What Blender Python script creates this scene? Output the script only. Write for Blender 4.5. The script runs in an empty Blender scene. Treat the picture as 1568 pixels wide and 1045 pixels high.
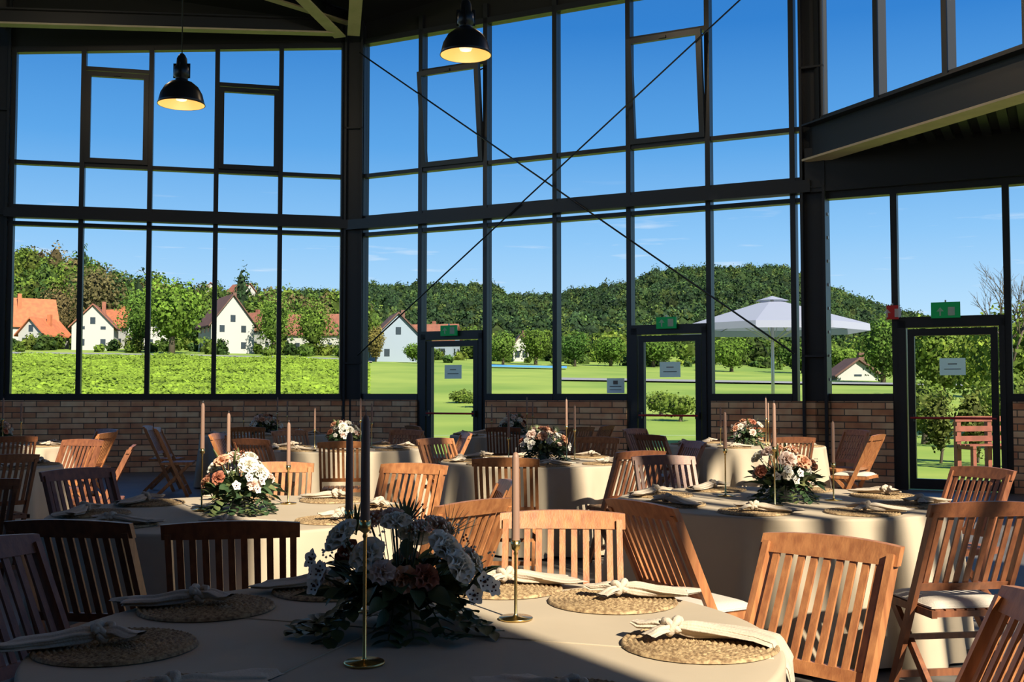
import bpy, math, random
import numpy as np
from mathutils import Vector, Matrix, noise
random.seed(7)
R=random.Random(11)
sc=bpy.context.scene
pi=math.pi
# ------------------------------------------------------------------ materials
def mat(name,col=(.5,.5,.5),rough=.6,metal=0,var=None,vscale=8,bump=0,bscale=40,spec=.5,stretch=None,emit=None,es=0,attr=None,sheen=0,trans=0):
    m=bpy.data.materials.new(name); m.use_nodes=True
    nt=m.node_tree; b=nt.nodes['Principled BSDF']
    b.inputs['Base Color'].default_value=(*col,1); b.inputs['Roughness'].default_value=rough
    b.inputs['Metallic'].default_value=metal; b.inputs['Specular IOR Level'].default_value=spec
    if sheen: b.inputs['Sheen Weight'].default_value=sheen
    tc=nt.nodes.new('ShaderNodeTexCoord'); mp=nt.nodes.new('ShaderNodeMapping')
    nt.links.new(tc.outputs['Object'],mp.inputs[0])
    if stretch: mp.inputs['Scale'].default_value=stretch
    out=None
    if var:
        n=nt.nodes.new('ShaderNodeTexNoise'); n.inputs['Scale'].default_value=vscale; n.inputs['Detail'].default_value=6
        nt.links.new(mp.outputs[0],n.inputs['Vector'])
        r=nt.nodes.new('ShaderNodeValToRGB'); r.color_ramp.elements[0].position=.35; r.color_ramp.elements[1].position=.65
        r.color_ramp.elements[0].color=(*col,1); r.color_ramp.elements[1].color=(*var,1)
        nt.links.new(n.outputs['Fac'],r.inputs[0]); out=r.outputs[0]
    if attr:
        a=nt.nodes.new('ShaderNodeAttribute'); a.attribute_name=attr
        if out:
            mx=nt.nodes.new('ShaderNodeMix'); mx.data_type='RGBA'; mx.blend_type='MULTIPLY'; mx.inputs[0].default_value=1
            nt.links.new(a.outputs['Color'],mx.inputs[6]); nt.links.new(out,mx.inputs[7]); out=mx.outputs[2]
        else: out=a.outputs['Color']
    if out: nt.links.new(out,b.inputs['Base Color'])
    if bump:
        n2=nt.nodes.new('ShaderNodeTexNoise'); n2.inputs['Scale'].default_value=bscale; n2.inputs['Detail'].default_value=4
        nt.links.new(mp.outputs[0],n2.inputs['Vector'])
        bp=nt.nodes.new('ShaderNodeBump'); bp.inputs['Strength'].default_value=bump; bp.inputs['Distance'].default_value=.01
        nt.links.new(n2.outputs['Fac'],bp.inputs['Height']); nt.links.new(bp.outputs[0],b.inputs['Normal'])
    if emit: b.inputs['Emission Color'].default_value=(*emit,1); b.inputs['Emission Strength'].default_value=es
    if trans:
        t=nt.nodes.new('ShaderNodeBsdfTranslucent'); t.inputs[0].default_value=(*col,1)
        if out: nt.links.new(out,t.inputs[0])
        mx2=nt.nodes.new('ShaderNodeMixShader'); mx2.inputs[0].default_value=trans
        nt.links.new(b.outputs[0],mx2.inputs[1]); nt.links.new(t.outputs[0],mx2.inputs[2])
        nt.links.new(mx2.outputs[0],nt.nodes['Material Output'].inputs[0])
    return m
M={}
M['metal']=mat('anthracite_metal',(.016,.018,.021),.4,0,spec=.5)
M['beam']=mat('painted_steel_beam',(.014,.015,.018),.42)
M['flange']=mat('steel_flange_bounce_tan',(.50,.42,.27),.6,var=(.58,.48,.33),vscale=4)  # lower flange of dark beams; warm bounced light put into its colour
M['ceil']=mat('dark_ceiling_deck',(.012,.012,.012),.8)
M['wood']=mat('teak_wood',(.30,.112,.042),.42,var=(.45,.19,.07),vscale=6,stretch=(6,6,1.2),bump=.1,bscale=30)
M['wood2']=mat('teak_wood_shaded',(.17,.06,.028),.42,var=(.27,.10,.042),vscale=6,stretch=(6,6,1.2),bump=.1,bscale=30)  # darker copy of the teak, shade put into the colour of unlit chairs
M['cloth']=mat('linen_tablecloth',(.47,.385,.275),.8,var=(.43,.35,.25),vscale=3,bump=.04,bscale=300,spec=.3)
M['napkin']=mat('napkin_linen',(.56,.46,.35),.9,var=(.50,.41,.31),vscale=14,bump=.3,bscale=180)
M['cushion']=mat('seat_cushion_fabric',(.55,.49,.41),.9,bump=.3,bscale=200)
M['brass']=mat('brass',(.75,.55,.22),.25,1)
M['candle']=mat('taupe_wax',(.27,.16,.11),.5,spec=.4)
M['pot']=mat('concrete_pot',(.33,.33,.32),.9,var=(.22,.22,.22),vscale=20,bump=.4)
M['floor']=mat('stone_floor',(.10,.09,.08),.5,var=(.15,.135,.12),vscale=1.5,bump=.1,bscale=8)
M['wall']=mat('dark_plaster_wall',(.06,.055,.05),.8,var=(.08,.072,.065),vscale=2)
M['wpetal']=mat('white_petal',(.88,.84,.74),.7,var=(.80,.75,.63),vscale=25,trans=.2)
M['ppetal']=mat('peach_petal',(.74,.43,.27),.7,var=(.64,.32,.19),vscale=25,trans=.2)
M['rpetal']=mat('terracotta_petal',(.45,.16,.08),.7,var=(.33,.10,.06),vscale=30,trans=.1)
M['bpetal']=mat('blush_petal',(.80,.62,.52),.7,trans=.2)
M['leaf']=mat('dark_foliage',(.025,.055,.022),.5,var=(.05,.09,.035),vscale=12)
M['leaf2']=mat('olive_foliage',(.08,.12,.04),.55,var=(.15,.16,.06),vscale=12)
M['centre']=mat('flower_centre_dark',(.06,.015,.01),.7)
M['shade']=mat('lamp_enamel',(.02,.02,.022),.32,.3)
M['inner']=mat('lamp_reflector',(.7,.45,.18),.4,emit=(1,.55,.16),es=.22)
M['bulb']=mat('lamp_bulb',(1,.85,.6),.4,emit=(1,.66,.26),es=1.3)
M['green']=mat('exit_sign_green',(.0,.14,.04),.5,emit=(0,.3,.08),es=.2)
M['white']=mat('white_print',(.8,.8,.8),.6,trans=.6)
M['grey']=mat('grey_print',(.15,.15,.15),.6)
M['red']=mat('red_paint',(.5,.02,.02),.5)
M['benchw']=mat('stained_garden_wood',(.26,.07,.045),.6,var=(.17,.05,.03),vscale=5)
M['canopy']=mat('umbrella_canvas',(.36,.38,.52),.8,trans=.3)
M['steel']=mat('galvanised_pole',(.5,.5,.52),.4,.6)
M['grass']=mat('lawn_grass',(.16,.27,.025),.95,var=(.27,.35,.05),vscale=.35,bump=.6,bscale=6)
M['terr']=mat('field_grass',(.15,.25,.025),.95,var=(.27,.35,.05),vscale=.10,bump=.6,bscale=2)
M['fol']=mat('tree_foliage',(.62,.62,.62),.85,var=(1.25,1.25,1.05),vscale=.6,attr='Col',trans=.2,spec=.2)
M['bark']=mat('bark',(.09,.07,.05),.9,bump=.5)
M['hwall']=mat('house_render_white',(.40,.395,.38),.8)
M['hwallb']=mat('house_render_pale_blue',(.23,.28,.35),.8)
M['roofo']=mat('roof_tiles_orange',(.46,.15,.06),.8,var=(.36,.11,.05),vscale=1.5,bump=.5,bscale=4)
M['roofr']=mat('roof_tiles_red_brown',(.27,.10,.06),.8,var=(.20,.075,.05),vscale=1.5,bump=.5,bscale=4)
M['roofb']=mat('roof_tiles_brown',(.14,.07,.05),.8,var=(.10,.05,.04),vscale=1.5,bump=.5,bscale=4)
M['hglass']=mat('house_window_glass',(.03,.04,.05),.15)
M['asph']=mat('road_asphalt',(.24,.24,.25),.9)
M['blue']=mat('pool_cover_blue',(.05,.22,.6),.5)
def glassmat():
    m=bpy.data.materials.new('window_glass'); m.use_nodes=True; nt=m.node_tree; nt.nodes.clear()
    o=nt.nodes.new('ShaderNodeOutputMaterial'); t=nt.nodes.new('ShaderNodeBsdfTransparent'); t.inputs[0].default_value=(.97,.985,.985,1)
    nt.links.new(t.outputs[0],o.inputs[0])
    return m
M['glass']=glassmat()
def brickmat():
    m=bpy.data.materials.new('brick_masonry'); m.use_nodes=True; nt=m.node_tree; b=nt.nodes['Principled BSDF']
    tc=nt.nodes.new('ShaderNodeTexCoord'); sp=nt.nodes.new('ShaderNodeSeparateXYZ'); cb=nt.nodes.new('ShaderNodeCombineXYZ')
    nt.links.new(tc.outputs['Object'],sp.inputs[0]); nt.links.new(sp.outputs[0],cb.inputs[0]); nt.links.new(sp.outputs[2],cb.inputs[1])
    br=nt.nodes.new('ShaderNodeTexBrick'); nt.links.new(cb.outputs[0],br.inputs['Vector'])
    br.inputs['Scale'].default_value=1; br.inputs['Brick Width'].default_value=.38; br.inputs['Row Height'].default_value=.095
    br.inputs['Mortar Size'].default_value=.008; br.inputs['Color1'].default_value=(.62,.26,.12,1); br.inputs['Color2'].default_value=(.88,.62,.36,1)
    br.inputs['Mortar'].default_value=(.14,.10,.07,1); br.inputs['Bias'].default_value=-.05
    n=nt.nodes.new('ShaderNodeTexNoise'); n.inputs['Scale'].default_value=5; nt.links.new(cb.outputs[0],n.inputs['Vector'])
    mx=nt.nodes.new('ShaderNodeMix'); mx.data_type='RGBA'; mx.blend_type='OVERLAY'; mx.inputs[0].default_value=.6
    nt.links.new(br.outputs[0],mx.inputs[6]); nt.links.new(n.outputs['Fac'],mx.inputs[7]); nt.links.new(mx.outputs[2],b.inputs['Base Color'])
    bp=nt.nodes.new('ShaderNodeBump'); bp.inputs['Strength'].default_value=.6; bp.inputs['Distance'].default_value=.01; bp.invert=True
    nt.links.new(br.outputs['Fac'],bp.inputs['Height']); nt.links.new(bp.outputs[0],b.inputs['Normal']); b.inputs['Roughness'].default_value=.9
    return m
M['brick']=brickmat()
def strawmat():
    m=mat('seagrass_weave',(.40,.27,.13),.8); nt=m.node_tree; b=nt.nodes['Principled BSDF']
    tc=nt.nodes.new('ShaderNodeTexCoord'); n=nt.nodes.new('ShaderNodeTexNoise'); n.inputs['Scale'].default_value=90
    nt.links.new(tc.outputs['Object'],n.inputs[0]); r=nt.nodes.new('ShaderNodeValToRGB')
    r.color_ramp.elements[0].position=.35; r.color_ramp.elements[1].position=.68
    r.color_ramp.elements[0].color=(.17,.10,.045,1); r.color_ramp.elements[1].color=(.47,.33,.17,1)
    nt.links.new(n.outputs['Fac'],r.inputs[0]); nt.links.new(r.outputs[0],b.inputs['Base Color']); return m
M['straw']=strawmat()
# ------------------------------------------------------------------ mesh builder
class MB:
    def __init__(s): s.v=[];s.f=[];s.m=[];s.s=[];s.mats=[]
    def mi(s,k):
        if k not in s.mats: s.mats.append(k)
        return s.mats.index(k)
    def add(s,vs,fs,k,smooth=False,T=None):
        o=len(s.v)
        if T is not None: vs=[T@Vector(v) for v in vs]
        s.v.extend([tuple(v) for v in vs]); i=s.mi(k)
        for f in fs: s.f.append([a+o for a in f]); s.m.append(i); s.s.append(smooth)
    def box(s,x0,x1,y0,y1,z0,z1,k,T=None):
        vs=[(x,y,z) for x in (x0,x1) for y in (y0,y1) for z in (z0,z1)]
        s.add(vs,[(0,1,3,2),(4,6,7,5),(0,4,5,1),(2,3,7,6),(0,2,6,4),(1,5,7,3)],k,False,T)
    def bar(s,p,q,w,h,k,side=(1,0,0),T=None):
        p=Vector(p);q=Vector(q);d=(q-p).normalized();a=Vector(side);a=(a-a.dot(d)*d).normalized();b=d.cross(a)
        vs=[e+a*(i*w/2)+b*(j*h/2) for e in (p,q) for i,j in((-1,-1),(1,-1),(1,1),(-1,1))]
        s.add(vs,[(0,1,2,3),(7,6,5,4),(0,4,5,1),(1,5,6,2),(2,6,7,3),(3,7,4,0)],k,False,T)
    def tube(s,pts,rad,k,seg=8,smooth=True,T=None,cap=True):
        pts=[Vector(p) for p in pts]; n=len(pts)
        if not hasattr(rad,'__len__'): rad=[rad]*n
        vs=[];prev=None
        for i,p in enumerate(pts):
            d=(pts[min(i+1,n-1)]-pts[max(i-1,0)]).normalized()
            a=prev if prev else (Vector((0,0,1)) if abs(d.z)<.9 else Vector((1,0,0)))
            a=(a-a.dot(d)*d).normalized(); prev=a; b=d.cross(a)
            for j in range(seg):
                t=2*pi*j/seg; vs.append(p+a*math.cos(t)*rad[i]+b*math.sin(t)*rad[i])
        fs=[(i*seg+j,i*seg+(j+1)%seg,(i+1)*seg+(j+1)%seg,(i+1)*seg+j) for i in range(n-1) for j in range(seg)]
        if cap: fs+= [tuple(range(seg))[::-1],tuple((n-1)*seg+j for j in range(seg))]
        s.add(vs,fs,k,smooth,T)
    def lathe(s,prof,k,seg=32,T=None,smooth=True):
        vs=[];n=len(prof)
        for r,z in prof:
            for j in range(seg):
                t=2*pi*j/seg; vs.append((r*math.cos(t),r*math.sin(t),z))
        fs=[(i*seg+j,i*seg+(j+1)%seg,(i+1)*seg+(j+1)%seg,(i+1)*seg+j) for i in range(n-1) for j in range(seg)]
        s.add(vs,fs,k,smooth,T)
    def grid(s,fn,nu,nv,k,smooth=True,T=None,wrap=False):
        vs=[fn(i/nu,j/nv) for i in range(nu+1) for j in range(nv+(0 if wrap else 1))]
        c=nv if wrap else nv+1
        fs=[(i*c+j,(i+1)*c+j,(i+1)*c+(j+1)%c,i*c+(j+1)%c) for i in range(nu) for j in range(nv)]
        s.add(vs,fs,k,smooth,T)
    def mesh(s,name):
        me=bpy.data.meshes.new(name); me.from_pydata(s.v,[],s.f)
        for k in s.mats: me.materials.append(M[k])
        me.polygons.foreach_set('material_index',s.m); me.polygons.foreach_set('use_smooth',s.s); me.update(); return me
    def obj(s,name,loc=(0,0,0),rz=0,parent=None):
        return put(s.mesh(name),name,loc,rz,parent)
def put(me,name,loc=(0,0,0),rz=0,parent=None,scale=1):
    o=bpy.data.objects.new(name,me); sc.collection.objects.link(o); o.location=loc; o.rotation_euler=(0,0,rz)
    o.scale=(scale,)*3
    if parent: o.parent=parent
    return o
# ------------------------------------------------------------------ shell
C0=(-8.65,18.6); C1=(-2.91,20.0); C2=(4.51,16.25)
LW=5.91; MW=8.31
aL=math.atan2(1.4,5.74); aM=math.atan2(-3.75,7.42); aR=math.atan2(-.92,.392)
def ceilz(y): return 8.15+(20-y)*.25
poly=[C0,C1,(10.5,13.22),(10.5,-3),(-11,-3),(-11,13)]
b=MB(); n=len(poly)
vs=[(x,y,0) for x,y in poly]+[(x,y,-.15) for x,y in poly]
b.add(vs,[tuple(range(n))[::-1],tuple(range(n,2*n))]+[(i,(i+1)%n,n+(i+1)%n,n+i) for i in range(n)],'floor'); b.obj('floor')
cp=[C0,C1,C2,(10.5,2.2),(10.5,-3),(-11,-3),(-11,13)]; n=len(cp)
b=MB(); vs=[(x,y,ceilz(y)) for x,y in cp]+[(x,y,ceilz(y)+.3) for x,y in cp]
b.add(vs,[tuple(range(n)),tuple(range(n,2*n))[::-1]]+[(i,(i+1)%n,n+(i+1)%n,n+i) for i in range(n)],'ceil'); b.obj('ceiling')
b=MB()
ap=[C2,(10.5,13.22),(10.5,2.2)]
vs=[(x,y,5.0) for x,y in ap]+[(x,y,5.2) for x,y in ap]
b.add(vs,[(0,1,2),(5,4,3),(0,1,4,3),(1,2,5,4),(2,0,3,5)],'ceil')
dirm=Vector((math.cos(aM),math.sin(aM),0)); nin=Vector((-.451,-.8925,0))
for i in range(28):
    s0=.25+i*.24
    p=Vector((*C2,4.96))+dirm*s0
    L=0
    while L<14:
        L+=.1; w=p+nin*L
        t=(16.25-w.y)/.92
        if w.x<4.51+.392*t+.12 or w.x>10.4: break
    if L>.2: b.bar(p,p+nin*(L-.1),.12,.07,'beam',side=(1,0,0))
b.obj('ceiling_annex')
# ---- glazed walls
def sash(b,x0,x1,z0,z1,tilt):
    piv=Vector((0,-.06,z0)); T=Matrix.Translation(piv)@Matrix.Rotation(tilt,4,'X')
    w=.085; h=z1-z0
    b.box(x0,x0+w,-.05,.04,0,h,'metal',T); b.box(x1-w,x1,-.05,.04,0,h,'metal',T)
    b.box(x0+w,x1-w,-.05,.04,0,w,'metal',T); b.box(x0+w,x1-w,-.05,.04,h-w,h,'metal',T)
    b.box(x0+w,x1-w,-.004,.004,w,h-w,'glass',T)
    b.box((x0+x1)/2-.06,(x0+x1)/2+.06,-.08,-.05,h-.07,h-.03,'metal',T)
b=MB(); mull=[.09+i*1.123 for i in range(6)]
def ltop(s): return 7.27+(7.8-7.27)*s/LW
ZS=1.25
for s in mull:
    b.box(s-.04,s+.04,-.09,.09,ZS,ltop(s),'metal')
b.bar((0,0,ltop(0)),(LW,0,ltop(LW)),.14,.1,'metal',side=(0,1,0))
b.box(0,LW,-.1,.1,ZS,1.36,'metal'); b.box(0,LW,-.08,.08,4.24,4.31,'metal'); b.box(0,LW,-.22,-.02,4.36,4.52,'beam'); b.box(0,LW,-.08,.08,4.52,4.60,'metal')
b.box(0,LW,-.07,.07,5.30,5.37,'metal')
for i in range(5):
    x0,x1=mull[i]+.04,mull[i+1]-.04
    b.box(x0,x1,-.004,.004,1.36,4.24,'glass'); b.box(x0,x1,-.004,.004,4.60,5.30,'glass')
    if i in(1,3):
        zt=6.98 if i==1 else 6.85
        b.box(x0,x1,-.07,.07,zt+.02,zt+.09,'metal'); sash(b,x0,x1,5.37,zt,0)
        b.box(x0,x1,-.004,.004,zt+.09,ltop(x0)-.04,'glass')
    else: b.box(x0,x1,-.004,.004,5.37,ltop(x0)-.04,'glass')
b.obj('window_1',(C0[0],C0[1],0),aL)
b=MB(); b.box(0,LW,-.15,.15,-.15,ZS,'brick'); b.obj('wall_left_brick',(C0[0],C0[1],0),aL)
b=MB(); b.add([(0,-.06,7.3),(LW,-.06,7.83),(LW,-.06,8.4),(0,-.06,8.6),(0,.1,7.3),(LW,.1,7.83),(LW,.1,8.4),(0,.1,8.6)],[(0,1,2,3),(7,6,5,4),(0,4,5,1),(3,2,6,7),(0,3,7,4),(1,5,6,2)],'ceil'); b.obj('trim_1',(C0[0],C0[1],0),aL)
tm=[.028,.178,.335,.493,.650,.808,.965]; mull=[t*MW for t in tm]
b=MB(); top=7.82
for i,s in enumerate(mull): b.box(s-.04,s+.04,-.09,.09,(ZS if i in(0,3,6) else 0),top+.3,'metal')
b.box(0,MW,-.09,.09,top-.05,top+.05,'metal'); b.box(0,MW,-.08,.08,4.22,4.29,'metal'); b.box(0,MW,-.25,-.02,4.34,4.52,'beam'); b.box(0,MW,-.08,.08,4.52,4.60,'metal')
b.box(0,MW,-.07,.07,5.30,5.37,'metal'); b.box(0,MW,-.02,.08,top+.05,9.1,'ceil')
doors=(1,4)
for i in range(6):
    x0,x1=mull[i]+.04,mull[i+1]-.04
    if i in doors: b.box(x0,x1,-.004,.004,2.45,4.22,'glass')
    else:
        b.box(x0,x1,-.1,.1,ZS,1.36,'metal'); b.box(x0,x1,-.004,.004,1.36,4.22,'glass')
    b.box(x0,x1,-.004,.004,4.60,5.30,'glass')
    if i in doors:
        b.box(x0,x1,-.07,.07,7.07,7.14,'metal'); sash(b,x0,x1,5.37,7.05,math.radians(6)); b.box(x0,x1,-.004,.004,7.14,top-.05,'glass')
        for q in (x0+.03,x1-.03): b.bar((q,-.04,7.0),(q,-.24,6.9),.02,.02,'metal')
    else: b.box(x0,x1,-.004,.004,5.37,top-.05,'glass')
b.obj('window_2',(C1[0],C1[1],0),aM)
b=MB()
for x0,x1 in ((0,mull[1]-.04),(mull[2]+.04,mull[4]-.04),(mull[5]+.04,MW+.25)): b.box(x0,x1,-.15,.15,-.15,ZS,'brick')
b.obj('wall_back_brick',(C1[0],C1[1],0),aM)
def door(name,x0,x1,barc='red'):
    b=MB(); H=2.40
    b.box(x0,x0+.10,-.12,.1,0,H,'metal'); b.box(x1-.07,x1,-.12,.1,0,H,'metal'); b.box(x0,x1,-.12,.1,H-.10,H+.05,'metal')
    a,c=x0+.12,x1-.09; w=.09
    b.box(a,a+w,-.1,.0,.02,H-.12,'metal'); b.box(c-w,c,-.1,.0,.02,H-.12,'metal'); b.box(a+w,c-w,-.1,0,H-.22,H-.12,'metal'); b.box(a+w,c-w,-.1,0,.02,.16,'metal')
    b.box(a+w,c-w,-.055,-.045,.16,H-.22,'glass')
    b.tube([(a+.03,-.17,1.02),(c-.03,-.17,1.02)],.016,barc,8); 
    for q in(a+.045,c-.045): b.box(q-.03,q+.03,-.18,-.1,.97,1.07,'metal')
    m_=(a+c)/2
    b.add([(m_-.17,-.06,1.62),(m_+.17,-.06,1.62),(m_+.17,-.06,1.86),(m_-.17,-.06,1.86)],[(0,1,2,3)],'white'); b.box(m_-.11,m_+.11,-.0635,-.0625,1.70,1.712,'grey'); b.box(m_-.06,m_+.06,-.0635,-.0625,1.77,1.785,'grey')
    return b.obj(name,(C1[0],C1[1],0),aM)
door('door_1',mull[1]+.04,mull[2]-.04); door('door_2',mull[4]+.04,mull[5]-.04)
am=[1.014*MW,1.1377*MW,1.315*MW,1.47*MW,1.62*MW,1.79*MW]
b=MB()
for i,s in enumerate(am): b.box(s-.045,s+.045,-.09,.09,(0 if i in(1,2) else ZS),4.3,'metal')
b.box(am[0]-.2,am[-1],-.09,.09,4.24,4.34,'metal'); b.box(am[0]-.2,am[-1],-.2,.08,4.34,5.0,'beam')
for i in range(5):
    x0,x1=am[i]+.045,am[i+1]-.045
    if i==1: b.box(x0,x1,-.004,.004,2.45,4.24,'glass')
    else: b.box(x0,x1,-.1,.1,ZS,1.36,'metal'); b.box(x0,x1,-.004,.004,1.36,4.24,'glass')
b.obj('window_3',(C1[0],C1[1],0),aM)
door('door_3',am[1]+.045,am[2]-.045)
b=MB(); b.box(am[0]-.1,am[1]-.04,-.15,.15,-.15,ZS,'brick'); b.box(am[2]+.04,am[-1]+.2,-.15,.15,-.15,ZS,'brick'); b.obj('wall_annex_brick',(C1[0],C1[1],0),aM)
b=MB(); CL=15.2
def ctop(s): return ceilz(16.25-.92*s)+.05
b.box(0,CL,-.06,.06,5.38,5.46,'metal'); b.box(.1,CL,-.09,.09,5.36,5.40,'metal')
for i in range(13):
    s=.2+i*1.25; b.box(s-.045,s+.045,-.08,.08,5.4,ctop(s),'metal')
    x1=min(s+1.25,CL)
    b.add([(s,0,5.46),(x1,0,5.46),(x1,0,ctop(x1)),(s,0,ctop(s))],[(0,1,2,3)],'glass')
b.obj('window_4',(C2[0],C2[1],0),aR)
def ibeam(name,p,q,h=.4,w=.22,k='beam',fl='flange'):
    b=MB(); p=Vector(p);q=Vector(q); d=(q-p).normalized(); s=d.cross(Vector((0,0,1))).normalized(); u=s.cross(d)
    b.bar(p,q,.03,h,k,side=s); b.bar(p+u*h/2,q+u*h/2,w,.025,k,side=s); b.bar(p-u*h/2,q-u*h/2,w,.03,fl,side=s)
    return b.obj(name)
d=Vector((.392,-.92,0))
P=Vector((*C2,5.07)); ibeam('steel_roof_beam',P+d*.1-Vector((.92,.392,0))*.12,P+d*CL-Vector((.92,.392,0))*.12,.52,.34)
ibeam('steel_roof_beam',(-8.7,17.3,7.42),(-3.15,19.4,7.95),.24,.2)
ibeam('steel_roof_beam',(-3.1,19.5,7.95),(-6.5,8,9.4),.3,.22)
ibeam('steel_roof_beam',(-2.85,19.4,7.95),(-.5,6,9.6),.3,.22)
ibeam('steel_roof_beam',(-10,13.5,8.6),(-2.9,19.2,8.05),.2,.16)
def column(name,P,a,w,dp,zt):
    b=MB(); b.box(-w/2,-w/2+.04,-dp/2,dp/2,0,zt,'beam'); b.box(w/2-.04,w/2,-dp/2,dp/2,0,zt,'beam'); b.box(-w/2+.04,w/2-.04,-.05,.05,0,zt,'beam')
    b.box(-w/2-.05,w/2+.05,-dp/2-.05,dp/2+.05,0,.03,'beam')
    for z in (1.9,4.4,6.2): b.box(-w/2,w/2,-dp/2,dp/2,z,z+.03,'beam')
    for z in np.arange(.5,zt,.35): b.box(w/2,w/2+.015,-.03,.03,z,z+.04,'steel')
    return b.obj(name,(P[0],P[1],0),a)
column('steel_column',(C1[0]+.03,C1[1]-.12),(aL+aM)/2,.34,.22,8.2)
column('steel_column',(C2[0]+.0,C2[1]-.05),(aM+aR)/2+.35,.36,.36,9.1)
column('steel_column',(C0[0]-.1,C0[1]-.05),aL,.3,.22,8.4)
b=MB(); y=-.28
b.tube([(.3,y,7.55),(MW-.25,y,1.95)],.014,'metal',6); b.tube([(.3,y,2.05),(MW-.25,y,7.95)],.014,'metal',6)
b.obj('cross_brace_cable',(C1[0],C1[1],0),aM)
def sign(name,s,z,w=.32,h=.18,k='green'):
    b=MB(); b.box(-w/2,w/2,-.02,.02,0,h,k); b.box(.03,.12,-.024,-.021,.03,.15,'white')
    b.add([(-.12,-.024,.09),(-.07,-.024,.15),(-.02,-.024,.09)],[(0,1,2)],'white'); b.box(-.08,-.06,-.024,-.021,.03,.10,'white')
    b.box(-.01,.01,-.01,.01,h,h+.03,'steel')
    return b.obj(name,(C1[0]+math.cos(aM)*s+.451*-.18,C1[1]+math.sin(aM)*s-.8925*.18,z),aM)
sign('exit_sign',(mull[1]+mull[2])/2,2.36); sign('exit_sign',(mull[4]+mull[5])/2,2.38); sign('exit_sign',(am[1]+am[2])/2-.05,2.42,.38,.22)
sign('fire_alarm_sign',am[1]-.02,2.42,.16,.2,'red')
b=MB(); b.add([(-.15,0,0),(.15,0,0),(.15,0,.24),(-.15,0,.24)],[(0,1,2,3)],'white'); b.box(-.1,.1,-.008,-.005,.05,.06,'grey'); b.box(-.1,.1,-.008,-.005,.1,.115,'grey'); b.box(-.04,.04,-.008,-.005,.14,.2,'grey')
s=mull[4]-.22; b.obj('paper_notice',(C1[0]+math.cos(aM)*s-.451*.12,C1[1]+math.sin(aM)*s-.8925*.12,1.37),aM)
# unseen enclosing walls, openings shaped to let in sun and sky light
b=MB(); b.add([(-8.65,18.6,-.15),(-11,13,-.15),(-11,13,1.3),(-8.65,18.6,1.3)],[(0,1,2,3)],'wall'); b.add([(-8.65,18.6,7.6),(-11,13,8.2),(-11,13,10.2),(-8.65,18.6,8.8)],[(0,1,2,3)],'wall')
b.box(-11.2,-11,-3,13,-.15,3.0,'wall'); b.box(-11.2,-11,-3,13,8.4,14.2,'wall')
for y in np.arange(-3,13.1,4): b.box(-11.2,-11,y,y+.3,3.0,8.4,'wall')
b.obj('wall_left')
b=MB()
for y in np.arange(-2.7,13,1.3): b.box(-11.13,-11.07,y,y+.07,3.0,8.4,'metal')
for z in (4.3,5.3): b.box(-11.13,-11.07,-3,13,z,z+.08,'metal')
b.obj('window_6')
b=MB(); b.box(10.5,10.7,-3,13.3,-.15,1.0,'wall'); b.box(10.5,10.7,-3,13.3,4.4,5.6,'wall'); b.box(10.5,10.7,-3,-2.7,1,14.2,'wall'); b.box(10.5,10.7,2.0,2.3,1,12.8,'wall'); b.box(10.5,10.7,-3,2.2,12.4,14.2,'wall')
for y in (5.9,9.6,13.0): b.box(10.5,10.7,y,y+.3,1,4.4,'wall')
b.obj('wall_right')
b=MB(); y0,y1=-3.2,-3.0; sun_ops=[(3.40,5.65),(6.15,7.3),(7.55,9.0)]; ZT=13.7  # unseen wall; openings sized and placed to cast the sun patches
b.box(-11,sun_ops[0][0],y0,y1,-.15,14.2,'wall'); b.box(sun_ops[0][0],9.0,y0,y1,-.15,3.6,'wall'); b.box(9.0,10.5,y0,y1,-.15,14.2,'wall')
for i in range(2): b.box(sun_ops[i][1],sun_ops[i+1][0],y0,y1,3.6,14.2,'wall')
b.box(sun_ops[0][0],9.0,y0,y1,ZT,14.2,'wall'); b.obj('wall_front')
b=MB()
for a,c in sun_ops: b.box(a,c,-3.13,-3.07,3.6,3.67,'metal')
for m_ in (5.0,6.42,6.78,7.12,8.2): b.box(m_-.06,m_+.06,-3.13,-3.07,3.6,ZT,'metal')  # unseen bars added to break the sun into stripes
b.obj('window_5_sun_bars')
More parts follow.
